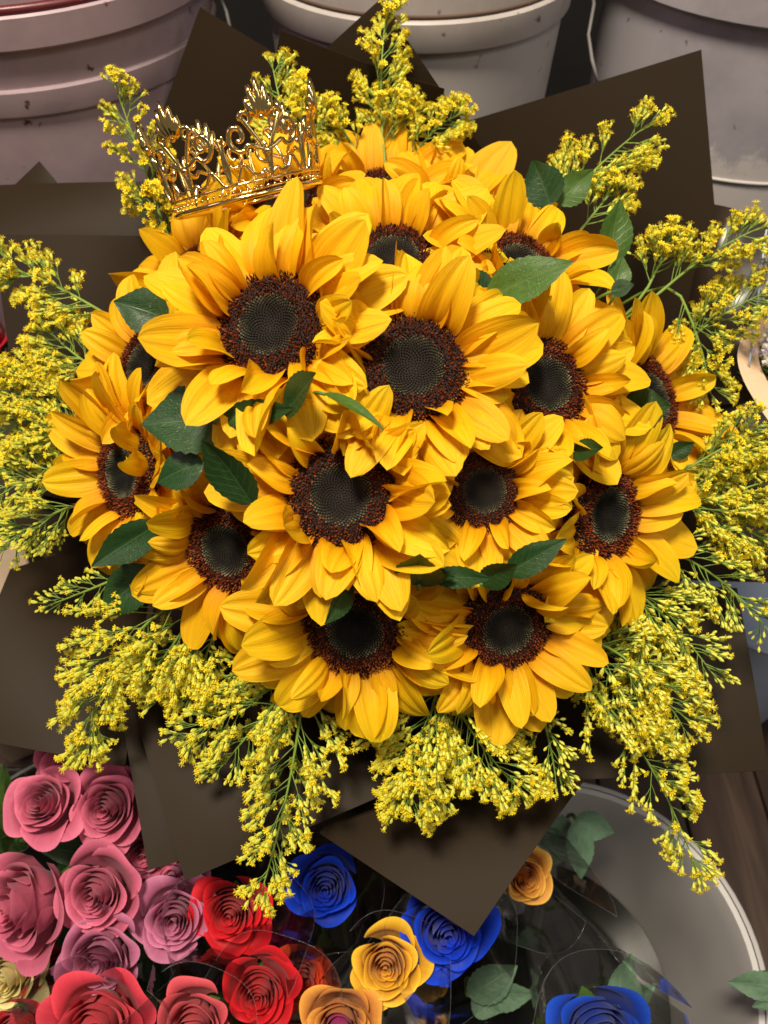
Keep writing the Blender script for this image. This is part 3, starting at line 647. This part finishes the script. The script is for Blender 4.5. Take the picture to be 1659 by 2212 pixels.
GR = [
 ('tall thin goldenrod spray rising against the pinkish tub', [(350, 480, .66), (305, 340, .64), (248, 185, .62)], 75, dict(nbr=20, fsz=.0040)),
 ('goldenrod sprig filling the gap under the crown\'s outer rim', [(370, 500, .655), (335, 450, .63), (300, 425, .61)], 55, dict(nbr=12, fsz=.0040)),
 ('goldenrod spray standing behind the crown', [(640, 350, .62), (610, 250, .63), (590, 150, .63)], 80, dict(nbr=18, fsz=.0042)),
 ('short goldenrod tufts behind the crown\'s tallest point', [(690, 340, .63), (670, 260, .63), (655, 195, .63)], 65, dict(nbr=14, fsz=.0042)),
 ('tallest goldenrod spray, reaching past the white bucket', [(830, 330, .635), (812, 170, .64), (838, 8, .63)], 80, dict(nbr=26, fsz=.0044)),
 ('bushy goldenrod spray between the crown and the tallest spray', [(780, 350, .64), (745, 280, .64), (715, 245, .64)], 60, dict(nbr=18, fsz=.0042)),
 ('bushy goldenrod spray leaning from the tallest one to the right paper corner', [(880, 350, .64), (940, 270, .64), (985, 250, .64)], 65, dict(nbr=20, fsz=.0042)),
 ('goldenrod spray crossing the large right paper corner', [(1200, 460, .59), (1290, 350, .60), (1405, 265, .60)], 105, dict(nbr=22, fsz=.0042)),
 ('low goldenrod tuft under the spray on the large paper corner', [(1260, 490, .60), (1300, 440, .60), (1325, 410, .60)], 70, dict(nbr=14, fsz=.0042)),
 ('goldenrod spray reaching across the satin brown paper', [(1440, 620, .60), (1530, 540, .60), (1642, 492, .59)], 75, dict(nbr=22, fsz=.0040)),
 ('goldenrod tuft above the outermost sunflower', [(1400, 620, .60), (1430, 560, .60), (1440, 525, .60)], 75, dict(nbr=14, fsz=.0040)),
 ('goldenrod spray touching the peach wrap', [(1480, 740, .61), (1550, 680, .61), (1635, 640, .61)], 95, dict(nbr=20, fsz=.0040)),
 ('drooping goldenrod spray beside the outermost sunflower', [(1470, 640, .61), (1520, 740, .61), (1535, 850, .61)], 80, dict(nbr=18, fsz=.0038)),
 ('feathery goldenrod spray below the peach wrap', [(1470, 1020, .57), (1560, 970, .57), (1645, 918, .56)], 85, dict(nbr=24, fsz=.0040)),
 ('dense goldenrod spray spreading right of the side-facing sunflower', [(1460, 1110, .57), (1580, 1060, .57), (1690, 1030, .57)], 120, dict(nbr=26, fsz=.0040, bud=.3)),
 ('green budding goldenrod spray past the paper edge', [(1410, 1180, .57), (1540, 1210, .57), (1650, 1350, .57)], 120, dict(nbr=26, fsz=.0042, bud=.92)),
 ('budding goldenrod spray whose shadow falls on the brown sheet', [(1350, 1260, .56), (1450, 1330, .56), (1535, 1450, .56)], 110, dict(nbr=24, fsz=.0042, bud=.92)),
 ('thick goldenrod spray below the side-facing right sunflower', [(1270, 1380, .54), (1390, 1420, .55), (1475, 1570, .55)], 130, dict(nbr=30, fsz=.0042, bud=.3)),
 ('long goldenrod spray trailing over the grey bucket rim', [(1235, 1450, .54), (1400, 1580, .56), (1505, 1880, .56)], 130, dict(nbr=34, fsz=.0042, bud=.35, taper=.15)),
 ('short budding goldenrod sprig hanging between paper sheets', [(1165, 1530, .545), (1190, 1600, .55), (1200, 1680, .55)], 60, dict(nbr=14, fsz=.0040, bud=.85)),
 ('bushy goldenrod spray below the pair of low sunflowers', [(950, 1470, .535), (920, 1580, .54), (880, 1740, .54)], 150, dict(nbr=34, fsz=.0042, bud=.15)),
 ('bushy goldenrod spray fanning towards the hanging paper corner', [(960, 1470, .53), (1010, 1590, .535), (1120, 1705, .54)], 130, dict(nbr=32, fsz=.0042, bud=.15)),
 ('long goldenrod spray trailing down over the dark sheet to the red rose', [(660, 1440, .53), (640, 1680, .545), (568, 1915, .535)], 130, dict(nbr=36, fsz=.0042, bud=.35, taper=.16)),
 ('goldenrod spray spreading sideways over the narrow paper edge', [(620, 1430, .54), (500, 1450, .55), (345, 1510, .56)], 80, dict(nbr=24, fsz=.0040, bud=.6)),
 ('goldenrod sprig hanging above the long trailing spray', [(640, 1450, .53), (540, 1520, .54), (405, 1590, .55)], 100, dict(nbr=24, fsz=.0040, bud=.45)),
 ('goldenrod plume drooping below the left low sunflower', [(640, 1460, .53), (560, 1560, .54), (475, 1660, .545)], 85, dict(nbr=22, fsz=.0040, bud=.45)),
 ('bushy goldenrod spray with a thin hanging tip over the mauve roses', [(400, 1290, .545), (210, 1390, .56), (190, 1620, .555)], 150, dict(nbr=38, fsz=.0042, bud=.1, taper=.16)),
 ('thick goldenrod tuft under the left low sunflower', [(430, 1310, .545), (370, 1400, .55), (330, 1450, .55)], 120, dict(nbr=28, fsz=.0042, bud=.1)),
 ('tiny budding goldenrod tip beside the dull leaf', [(250, 1250, .565), (180, 1280, .57), (112, 1305, .575)], 35, dict(nbr=12, fsz=.0036, bud=.9)),
 ('greenish budding goldenrod spray beside the long loose petals', [(170, 1090, .575), (90, 1110, .58), (10, 1185, .58)], 90, dict(nbr=26, fsz=.0036, bud=.9)),
 ('goldenrod spray with half-open buds above the greenish one', [(180, 1030, .58), (90, 1030, .59), (-20, 1060, .59)], 95, dict(nbr=26, fsz=.0038, bud=.55)),
 ('broad yellow goldenrod spray beside the cut red flower', [(190, 930, .58), (90, 880, .59), (10, 830, .59)], 120, dict(nbr=34, fsz=.0040, bud=.1)),
 ('broad goldenrod spray just under the yellow one', [(190, 960, .58), (80, 940, .59), (-20, 920, .59)], 90, dict(nbr=26, fsz=.0040, bud=.2)),
 ('goldenrod tuft between the side-facing sunflower and dark paper', [(210, 800, .58), (150, 760, .59), (110, 720, .59)], 80, dict(nbr=20, fsz=.0040, bud=.15)),
 ('feathery goldenrod spray between the side-facing sunflower and the green buds', [(1440, 1060, .575), (1540, 1100, .575), (1640, 1160, .57)], 100, dict(nbr=28, fsz=.0040, bud=.45)),
 ('yellow goldenrod plume under the feathery spray below the peach wrap', [(1450, 1010, .58), (1550, 1000, .58), (1670, 985, .575)], 85, dict(nbr=26, fsz=.0040, bud=.2)),
 ('goldenrod plume packed against the low right sunflower', [(1260, 1400, .545), (1340, 1470, .555), (1400, 1590, .555)], 110, dict(nbr=30, fsz=.0042, bud=.3)),
 ('goldenrod plume packed between the budding sprays', [(1340, 1250, .56), (1400, 1340, .565), (1450, 1450, .565)], 110, dict(nbr=28, fsz=.0042, bud=.7)),
 ('goldenrod plume packed under the left low sunflower', [(470, 1350, .55), (440, 1440, .555), (400, 1500, .56)], 90, dict(nbr=24, fsz=.0042, bud=.3)),
 ('goldenrod plume packed between the two left side-facing sunflowers', [(170, 880, .585), (110, 840, .595), (60, 790, .595)], 90, dict(nbr=26, fsz=.0040, bud=.15)),
 ('goldenrod plume tucked above the half-open buds', [(170, 990, .585), (90, 980, .595), (20, 990, .595)], 80, dict(nbr=24, fsz=.0040, bud=.3)),
 ('golden tuft peeping between the tallest spray and the upper petals', [(840, 340, .645), (850, 270, .645), (860, 225, .645)], 80, dict(nbr=20, fsz=.0042, bud=.1)),
 ('goldenrod spray pointing past the folded paper strip', [(230, 680, .58), (120, 610, .59), (0, 570, .58)], 90, dict(nbr=28, fsz=.0042, bud=.1)),
]
for k, (lab, P, wd, kw) in enumerate(GR): goldenrod(lab, P, wd, seed=100+k, **kw)

# ------------------------------------------------------------------ crown
def crown():
    A = cdir(-.22, .90, .36); C = at(538, 432, .535)
    M = frame(C, A); t = thing('crown', 'small gold filigree crown resting on the sunflowers', 'crown', M)
    R0 = .0515; H = .060
    inv3 = M.to_3x3().inverted(); right = inv3 @ AX; ph0 = math.atan2(right.y, right.x)
    def wrap(u, v, out=0.0):                      # u in radians of arc, v height 0..1
        rr = R0*(1+.10*v+.05*v*v)+out
        return Vector((rr*math.cos(ph0+u), rr*math.sin(ph0+u), v*H))
    V = []; F = []
    n = 96
    for z, q, rad in ((0.0, 1.0, .0016),):
        tube(V, F, [Vector((R0*math.cos(2*math.pi*i/n), R0*math.sin(2*math.pi*i/n), z)) for i in range(n+1)], rad, 8)
    obj('base_ring', mesh('base_ring', V, F, [M_GOLD]), t)
    V = []; F = []
    tube(V, F, [wrap(2*math.pi*i/n, .13) for i in range(n+1)], .0008, 6)
    obj('upper_ring', mesh('upper_ring', V, F, [M_GOLD]), t)
    # bead row
    bv, bf = lathe([(.0001, -.0012), (.0009, -.0007), (.0012, 0), (.0009, .0007), (.0001, .0012)], 6)
    bme = mesh('bead', bv, bf, [M_GOLD])
    for k in range(72): obj('bead', bme, t, Matrix.Translation(wrap(2*math.pi*k/72, .065)))
    def stroke(V, F, P, rad, sub=6):
        # P: list of (x,y): x arc fraction of a 60 degree panel (-.5...5), y height
        Q = []
        for i in range(len(P)-1):
            p0 = P[max(i-1, 0)]; p1 = P[i]; p2 = P[i+1]; p3 = P[min(i+2, len(P)-1)]
            for s in range(sub):
                w_ = s/sub
                f = lambda a, b, c, d: .5*((2*b)+(-a+c)*w_+(2*a-5*b+4*c-d)*w_*w_+(-a+3*b-3*c+d)*w_**3)
                Q.append((f(p0[0], p1[0], p2[0], p3[0]), f(p0[1], p1[1], p2[1], p3[1])))
        Q.append(P[-1]); L = len(Q)
        tube(V, F, [wrap(x*math.pi/3, y) for i, (x, y) in enumerate(Q)], (lambda u: rad*(.55+.45*math.sin(math.pi*min(1, max(0, .12+.8*u))))), 6)
    def spiral(cx, cy, r0, r1, a0, turns, k=14, asp=1.18):
        return [(cx+(r0+(r1-r0)*i/k)*math.cos(a0+turns*2*math.pi*i/k), cy+asp*(r0+(r1-r0)*i/k)*math.sin(a0+turns*2*math.pi*i/k)) for i in range(k+1)]
    SV = []; SF_ = []
    for sgn in (-1, 1):
        S = lambda P: [(sgn*x, y) for x, y in P]
        g = []
        g.append((S([(.0, .14), (.02, .30), (.06, .45), (.13, .58), (.20, .70)]+spiral(.17, .70, .07, .02, .3, .8, 10)), .0016))     # inner leaf curling at the top
        g.append((S([(.0, .40), (.10, .43), (.20, .47)]+spiral(.30, .56, .12, .025, -1.9, 1.15)), .0018))                              # big C scroll
        g.append((S([(.0, .16), (.07, .22), (.13, .18), (.22, .20), (.30, .30), (.36, .24), (.42, .15), (.5, .14)]), .0013))            # lower wave
        g.append((S([(.5, .14), (.48, .30), (.49, .48), (.46, .60)]), .0012))
        for P, rd in g: SV.append((P, rd))
    for kx in range(6):
        V = []; F = []; off = kx*math.pi/3
        save = wrap
        for P, rd in SV:
            stroke(V, F, [(x+kx, y) for x, y in P], rd)
        pn = obj('panel', mesh('panel', V, F, [M_GOLD]), t)
        # palmette: seven petals fanned out of a knot
        V = []; F = []
        for q in range(-2, 3):
            a = q*.40; ln = (.29-.03*abs(q)**1.3)
            P = [(kx+.0+.02*q, .70), (kx+.055*q*.6+math.sin(a)*ln*.35, .70+ln*.5*math.cos(a)), (kx+math.sin(a)*ln*.62+.02*q, .72+ln*math.cos(a)*1.15)]
            pts = []
            for i in range(7):
                u = i/6; pts.append(wrap(((1-u)**2*P[0][0]+2*u*(1-u)*P[1][0]+u*u*P[2][0])*math.pi/3, (1-u)**2*P[0][1]+2*u*(1-u)*P[1][1]+u*u*P[2][1], .0010*math.sin(u*3)))
            tube(V, F, pts, lambda u: .0007+.0023*math.sin(math.pi*min(1, .1+.85*u)), 6)
        obj('palmette', mesh('palmette', V, F, [M_GOLD]), pn)
        V = []; F = []
        for cy, rd in ((.385, .0022), (.70, .0020), (1.01, .0012)):
            c = wrap(kx*math.pi/3, cy, .0006); bb, bf2 = lathe([(.0001, -rd), (rd*.7, -rd*.7), (rd, 0), (rd*.7, rd*.7), (.0001, rd)], 8)
            o = len(V); V += [v+c for v in bb]; F += [tuple(i+o for i in f) for f in bf2]
        obj('knot', mesh('knot', V, F, [M_GOLD]), pn)
crown()

# ------------------------------------------------------------------ roses
def rose_petals(seed, npet=24):
    r = random.Random(seed); out = []
    for k in range(npet):
        f = k/(npet-1); phi = k*2.399+r.uniform(-.25, .25); nu, nv = 12, 21
        Rk = .035+.60*f**.95; Hk = 1.28-.36*f+r.uniform(-.06, .06)-(.10 if k > npet-5 else 0); wA = (1.75-.85*f)*r.uniform(.9, 1.1)
        lip = .035+.26*max(0, f-.35)*r.uniform(.6, 1.4); lean = .01+.10*f*f+(.16 if k > npet-5 else 0); z0 = -.80
        V = []; UV = []; p1 = r.uniform(0, 6); tipp = r.uniform(.0, .10) if f > .3 else 0
        for i in range(nu):
            t = i/(nu-1)
            for j in range(nv):
                s = -1+2*j/(nv-1)
                tt = t*(1-.20*abs(s)**3)
                rad = Rk*(.30+.70*min(1, tt*1.7)**.65)+lean*tt**1.6+.030*s*(1-f*.4)+.012*f*math.sin(p1+5*s)*tt
                z = z0+Hk*tt
                c = max(0, (tt-.70)/.30)
                rad += lip*c*c*(1+.3*math.sin(p1+4*s)); z -= lip*.8*c**3; z += tipp*c*math.exp(-(s*3)**2)
                rad -= (.5*max(0, .12-tt))
                a = phi+s*wA*(.55+.45*min(1, tt*1.6))
                V.append(Vector((rad*math.cos(a), rad*math.sin(a), z+.012*math.sin(p1*2+9*s)*c))); UV.append((t, .5+.5*s))
        out.append(mesh('petal', V, grid_faces(nu, nv), [M_ROSE], uv=UV))
    return out
ROSES = [rose_petals(s) for s in (1, 2, 3, 4)]
HIP = None
def rose(label, px, py, d, diam, nx, ny, color, proto, spin, group=None, name='rose', sub=None, ground=.06):
    C = at(px, py, d); n = cdir(nx, ny); s = diam*1.10*d/FPX/2/1.02
    M = frame(C, n, spin, s); t = thing(name, label, 'rose', M, group)
    r = random.Random(int(px*7+py))
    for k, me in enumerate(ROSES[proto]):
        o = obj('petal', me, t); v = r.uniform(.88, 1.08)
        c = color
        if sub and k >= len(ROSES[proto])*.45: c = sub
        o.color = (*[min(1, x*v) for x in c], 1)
    V = []; F = []
    inv = M.inverted()
    B = C-n*s*.79; E_ = Vector((C.x*.8, C.y*.8+.03, ground))
    tube(V, F, [inv @ p for p in bez(B, B-n*.05, (B+E_)/2, E_, 10)], .003/s, 6)
    obj('stem', mesh('stem', V, F, [M_STEM]), t)
    V = []; F = []
    for k in range(5):
        a = k*1.2566; o = len(V)
        for t_, w_ in ((0, .14), (.5, .16), (1, .01)):
            rr = .06+.40*t_; z = -.83+.02*t_
            V += [Vector((rr*math.cos(a)-w_*math.sin(a), rr*math.sin(a)+w_*math.cos(a), z)), Vector((rr*math.cos(a)+w_*math.sin(a), rr*math.sin(a)-w_*math.cos(a), z))]
        F += grid_faces(3, 2, o)
    obj('sepals', mesh('sepals', V, F, [M_SEPAL]), t)
    return t
MAUVE = (.64, .135, .235); MAUVE2 = (.61, .18, .33); RED = (.68, .012, .022); CORAL = (.72, .05, .085); BLUE = (.004, .045, .62); YEL = (.88, .46, .03); CREAM = (.85, .70, .32)
g1 = 'mauve roses beside the dark paper'
RS = [
 ('mauve rose half hidden under the spreading dark sheet', 165, 1650, .66, 190, -.05, .15, MAUVE, 0, .3, g1),
 ('mauve rose leaning towards the green foliage, outer petals hanging', 92, 1735, .63, 165, -.12, .42, MAUVE, 1, 1.2, g1),
 ('wide open mauve rose against the narrow dark paper edge', 232, 1745, .63, 180, -.02, .12, MAUVE, 2, 2.0, g1),
 ('large mauve rose turned sideways with spreading outer petals', 45, 1955, .62, 240, -.50, .12, MAUVE, 3, .7, g1),
 ('mauve rose with tightly coiled heart in the middle of the mauve group', 208, 1930, .61, 185, -.06, .08, MAUVE, 0, 3.3, g1),
 ('mauve rose next to the bright red rose', 378, 1985, .62, 172, .10, .14, MAUVE2, 1, 4.2, g1),
 ('pinkish lilac rose above the coral roses', 218, 2072, .60, 185, .0, .02, MAUVE2, 2, 5.1, g1),
 ('mauve rose squeezed behind the narrow paper edge', 312, 1845, .66, 120, .1, .0, MAUVE, 3, 1.0, g1),
 ('mauve rose under the tip of the hanging dark sheet', 375, 1885, .67, 150, .05, .0, MAUVE2, 0, 2.6, g1),
 ('bright red rose beside the tip of the trailing goldenrod', 500, 1972, .62, 168, .02, .10, RED, 1, .4, 'red roses'),
 ('dark red rose wrapped in film between red and blue roses', 600, 1985, .67, 115, .2, .1, (.28, .012, .07), 2, 1.4, 'red roses'),
 ('red rose in clear film above the many-coloured rose', 560, 2145, .60, 165, .05, .05, RED, 3, 2.4, 'red roses'),
 ('red-orange rose leaning against the filmed red rose', 648, 2115, .64, 135, .30, .05, (.62, .05, .015), 0, 3.4, 'red roses'),
 ('big coral red rose below the lilac rose', 208, 2215, .57, 215, .0, .05, CORAL, 1, 4.4, 'coral roses'),
 ('frilly coral pink rose beside the big coral rose', 420, 2215, .57, 170, .0, .05, (.72, .09, .12), 2, 5.4, 'coral roses'),
 ('dark red rose below the cream rose', 30, 2235, .59, 150, .0, .05, RED, 3, .9, 'red roses'),
 ('dark red rose between the cream and the lilac rose', 125, 2110, .66, 120, .0, .05, (.30, .008, .012), 0, 1.9, 'red roses'),
 ('cream rose under the sideways mauve rose', 18, 2110, .65, 170, -.1, .05, CREAM, 1, 2.9),
 ('rose with purple heart and orange-edged petals', 735, 2215, .58, 165, .0, .05, (.55, .03, .22), 2, 3.9, None, (.80, .33, .06)),
 ('blue rose deep behind the trailing goldenrod tip', 705, 1915, .65, 160, -.02, .12, BLUE, 3, 4.9, 'blue roses'),
 ('large blue rose under the hanging dark paper corner', 968, 2010, .60, 200, .04, .10, BLUE, 0, 5.9, 'blue roses'),
 ('pale-lit blue rose inside a film cone at the bucket\'s middle', 1300, 2235, .60, 215, .02, .05, (.01, .06, .5), 1, .6, 'blue roses'),
 ('golden yellow rose beside the large blue rose', 835, 2085, .595, 165, -.06, .20, YEL, 2, 1.6, 'yellow roses'),
 ('orange-yellow rose peeping from behind the hanging paper corner', 1135, 1895, .66, 125, .15, .1, (.85, .40, .07), 3, 2.6, 'yellow roses'),
 ('shaded yellow rose tucked beneath the golden yellow rose', 925, 2130, .66, 85, .2, -.1, YEL, 0, 3.6, 'yellow roses'),
]
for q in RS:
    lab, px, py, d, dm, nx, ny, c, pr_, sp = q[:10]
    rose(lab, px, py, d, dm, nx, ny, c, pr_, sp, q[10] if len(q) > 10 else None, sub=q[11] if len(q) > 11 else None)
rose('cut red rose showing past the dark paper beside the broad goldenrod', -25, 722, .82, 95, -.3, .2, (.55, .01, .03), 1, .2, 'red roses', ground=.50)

# foliage among the roses
def foliage(label, specs, mat, stem_end):
    B = at(*specs[0][0]); t = thing('foliage_sprig', label, 'foliage', Matrix.Translation(B), 'foliage among the roses')
    V = []; F = []; tube(V, F, [p-B for p in bez(B, B-AB*.03, B-AB*.06, Vector(stem_end), 8)], .002, 5); obj('stem', mesh('stem', V, F, [M_STEM]), t)
    for k, (b, tp, wpx, nn) in enumerate(specs):
        P = at(*b); T = at(*tp); x = (T-P); L = x.length; x.normalize(); n = cdir(*nn); n = (n-x*n.dot(x)).normalized(); y = n.cross(x); P = P-B
        M = Matrix(((x.x, y.x, n.x, P.x), (x.y, y.y, n.y, P.y), (x.z, y.z, n.z, P.z), (0, 0, 0, 1)))
        obj('leaf', leaf_mesh(L, wpx*tp[2]/FPX, -.4, .1, k+50, mat), t, M)
foliage('pale green leaves inside the grey bucket beside the hanging paper corner', [((1245, 1770, .72), (1260, 1905, .72), 60, (.2, .1)), ((1215, 1760, .73), (1190, 1880, .73), 70, (-.2, .1)), ((1240, 1770, .74), (1330, 1800, .74), 55, (.1, .2))], M_EUC, (.17, .12, .05))
foliage('grey green leaves under the film by the bucket wall', [((1320, 2170, .68), (1370, 2060, .69), 55, (.2, .1)), ((1330, 2180, .69), (1420, 2130, .69), 45, (.1, .2))], M_EUC, (.19, .10, .05))
foliage('broad green leaves under the film cone between blue roses', [((1010, 2150, .70), (1120, 2090, .70), 75, (0, .1)), ((1020, 2150, .71), (1080, 2190, .70), 60, (0, .1)), ((1030, 2150, .71), (1160, 2150, .70), 60, (0, .1))], M_EUC, (.14, .10, .05))
foliage('green leaves hanging over the grey bucket rim', [((1700, 2130, .63), (1570, 2125, .65), 55, (0, .2)), ((1710, 2140, .63), (1625, 2180, .64), 40, (0, .2))], M_EUC, (.33, .05, .0))
fol = [((30, 1800, .72), (20+40*math.cos(a*1.1)+rng.uniform(-30, 20), 1730+70*math.sin(a*1.7)+rng.uniform(-30, 30), .70+rng.uniform(-.02, .02)), rng.uniform(22, 40), (rng.uniform(-.3, .3), rng.uniform(-.3, .3))) for a in range(14)]
foliage('bright green foliage squeezed behind the leaning mauve rose', fol, M_LEAF2, (-.33, .25, .05))
fol = [((150+rng.uniform(-110, 260), 1900+rng.uniform(-90, 260), .70), (150+rng.uniform(-130, 300), 1900+rng.uniform(-90, 260), .70), rng.uniform(40, 70), (rng.uniform(-.3, .3), rng.uniform(-.3, .3))) for a in range(12)]
foliage('dark rose leaves deep between the mauve roses', fol, M_LEAF, (-.30, .17, .05))

# clear film sleeves
def sleeve(label, px, py, d, rpx, nx, ny, length=.26, a0=0.0, gap=.4, seed=0, rise=.02, flare=1.0):
    C = at(px, py, d); n = cdir(nx, ny); r1 = rpx*d/FPX; r = random.Random(seed)
    M = frame(C, n, a0); t = thing('film_sleeve', label, 'plastic sleeve', M, 'clear film sleeves round the roses')
    nu, nv = 16, 48; V = []
    for i in range(nu):
        u = i/(nu-1)
        for j in range(nv):
            v = j/(nv-1); a = gap/2+(2*math.pi-gap)*v
            tip = rise*(.3*math.sin(2*a+seed)+1.1*math.exp(-((v-.5)/.12)**2)+1.4*math.exp(-(v/.07)**2))
            z = -length+(length+.012+tip)*u
            rr = (.018+(r1-.018)*u**.85)*(1+.05*math.sin(5*a+3*u+seed)*u)+ .012*flare*max(0, u-.8)/.2
            V.append(Vector((rr*math.cos(a), rr*math.sin(a), z)))
    obj('film', mesh('film', V, grid_faces(nu, nv), [M_FILM]), t)
    E_ = []; F = []; tube(E_, F, V[(nu-1)*nv:], .00008, 4)
    for k in (0, nv-1): tube(E_, F, [V[i*nv+k] for i in range(nu)], .00008, 4)
    obj('edge', mesh('edge', E_, F, [M_FILMEDGE]), t)
sleeve('clear film sleeve round the large blue rose', 975, 2020, .61, 112, .05, .10, a0=1.0, seed=1)
sleeve('clear film sleeve round the golden yellow rose', 845, 2095, .60, 98, -.05, .15, a0=2.6, seed=2)
sleeve('clear film cone round the pale-lit blue rose', 1300, 2225, .60, 150, .02, .05, a0=.5, seed=3, rise=.03)
sleeve('clear film sleeve round the deep blue rose', 705, 1920, .655, 95, 0, .1, a0=4.0, seed=4)
sleeve('clear film sleeve round the bright red rose', 520, 1985, .63, 125, .05, .1, a0=5.2, seed=5)
sleeve('clear film sleeve round the filmed red rose', 590, 2145, .605, 120, .1, .05, a0=3.3, seed=6)
sleeve('clear film sleeve round the frilly coral rose', 420, 2215, .575, 110, 0, .05, a0=2.2, seed=7)
sleeve('clear film sleeve round the big coral rose', 205, 2220, .575, 135, 0, .05, a0=.9, seed=8)
sleeve('clear film sleeve round the peeping orange rose', 1150, 1910, .665, 95, .2, .1, a0=5.6, seed=9, rise=.03)
sleeve('clear film sleeve round the foliage by the leaning mauve rose', 15, 1740, .69, 70, -.1, .1, a0=1.6, seed=10)
# ------------------------------------------------------------------ baby's breath bunch
C = at(1705, 690, .64); t = thing('babys_breath_bunch', 'white baby\'s breath bunch in clear film beside the satin brown paper', 'flowers', Matrix.Translation(C))
r = random.Random(9); V = []; F = []; SVv = []; SFf = []
for k in range(90):
    p = at(1692+r.uniform(-50, 60), 720+r.uniform(-160, 190), .64+r.uniform(-.015, .03))-C
    tube(SVv, SFf, [p, p*.7-AB*.03, p*.3-AB*.10], .0004, 3, cap=False)
    for m in range(9):
        d = Vector((r.gauss(0, 1), r.gauss(0, 1), r.gauss(0, 1))).normalized(); d = (d+AB*.6).normalized(); e = Vector((r.gauss(0, 1), r.gauss(0, 1), r.gauss(0, 1))).cross(d).normalized(); o = len(V); g = d.cross(e)
        ln = r.uniform(.0035, .0055)
        V += [p, p+d*ln*.7+e*ln*.5, p+d*ln*1.1+g*ln*.2, p+d*ln*.7-e*ln*.5]; F.append((o, o+1, o+2, o+3))
q = obj('blossoms', mesh('blossoms', V, F, [M_WHITEF]), t); q['kind'] = 'stuff'
obj('stems', mesh('stems', SVv, SFf, [M_GS], smooth=False), t)
def ruled(a, b, mat, name, parent, off, th=.0006):
    n = len(a); V = []
    for i in range(n):
        for k in range(6):
            V.append(a[i].lerp(b[i], k/5)-off)
    return obj(name, mesh(name, V, grid_faces(n, 6), [mat]), parent)
pa = bez(at(1660, 470, .63), at(1645, 560, .63), at(1635, 680, .63), at(1618, 790, .63), 10); pb = bez(at(1800, 470, .60), at(1800, 560, .58), at(1800, 680, .58), at(1800, 790, .60), 10)
ruled(pa, pb, M_FILM, 'film', t, C)
V = []; F = []; tube(V, F, [p-C for p in pa], .0010, 5); obj('film_edge', mesh('film_edge', V, F, [M_BK_BLUE]), t)
C2 = at(1640, 800, .62); t2 = thing('peach_paper_wrap', 'peach paper wrap curling round the baby\'s breath', 'wrapping paper', Matrix.Translation(C2))
a1 = bez(at(1632, 685, .645), at(1570, 760, .63), at(1580, 800, .62), at(1672, 925, .61), 16); b1 = bez(at(1690, 700, .66), at(1600, 760, .66), at(1640, 790, .63), at(1720, 930, .61), 16)
ruled(a1, b1, M_PEACH, 'wrap_front', t2, C2)
a2 = bez(at(1627, 690, .645), at(1605, 720, .65), at(1597, 750, .645), at(1598, 775, .64), 12); b2_ = bez(at(1660, 690, .68), at(1640, 730, .68), at(1625, 760, .68), at(1620, 790, .68), 12)
ruled(a2, b2_, M_PEACH, 'wrap_fold', t2, C2)
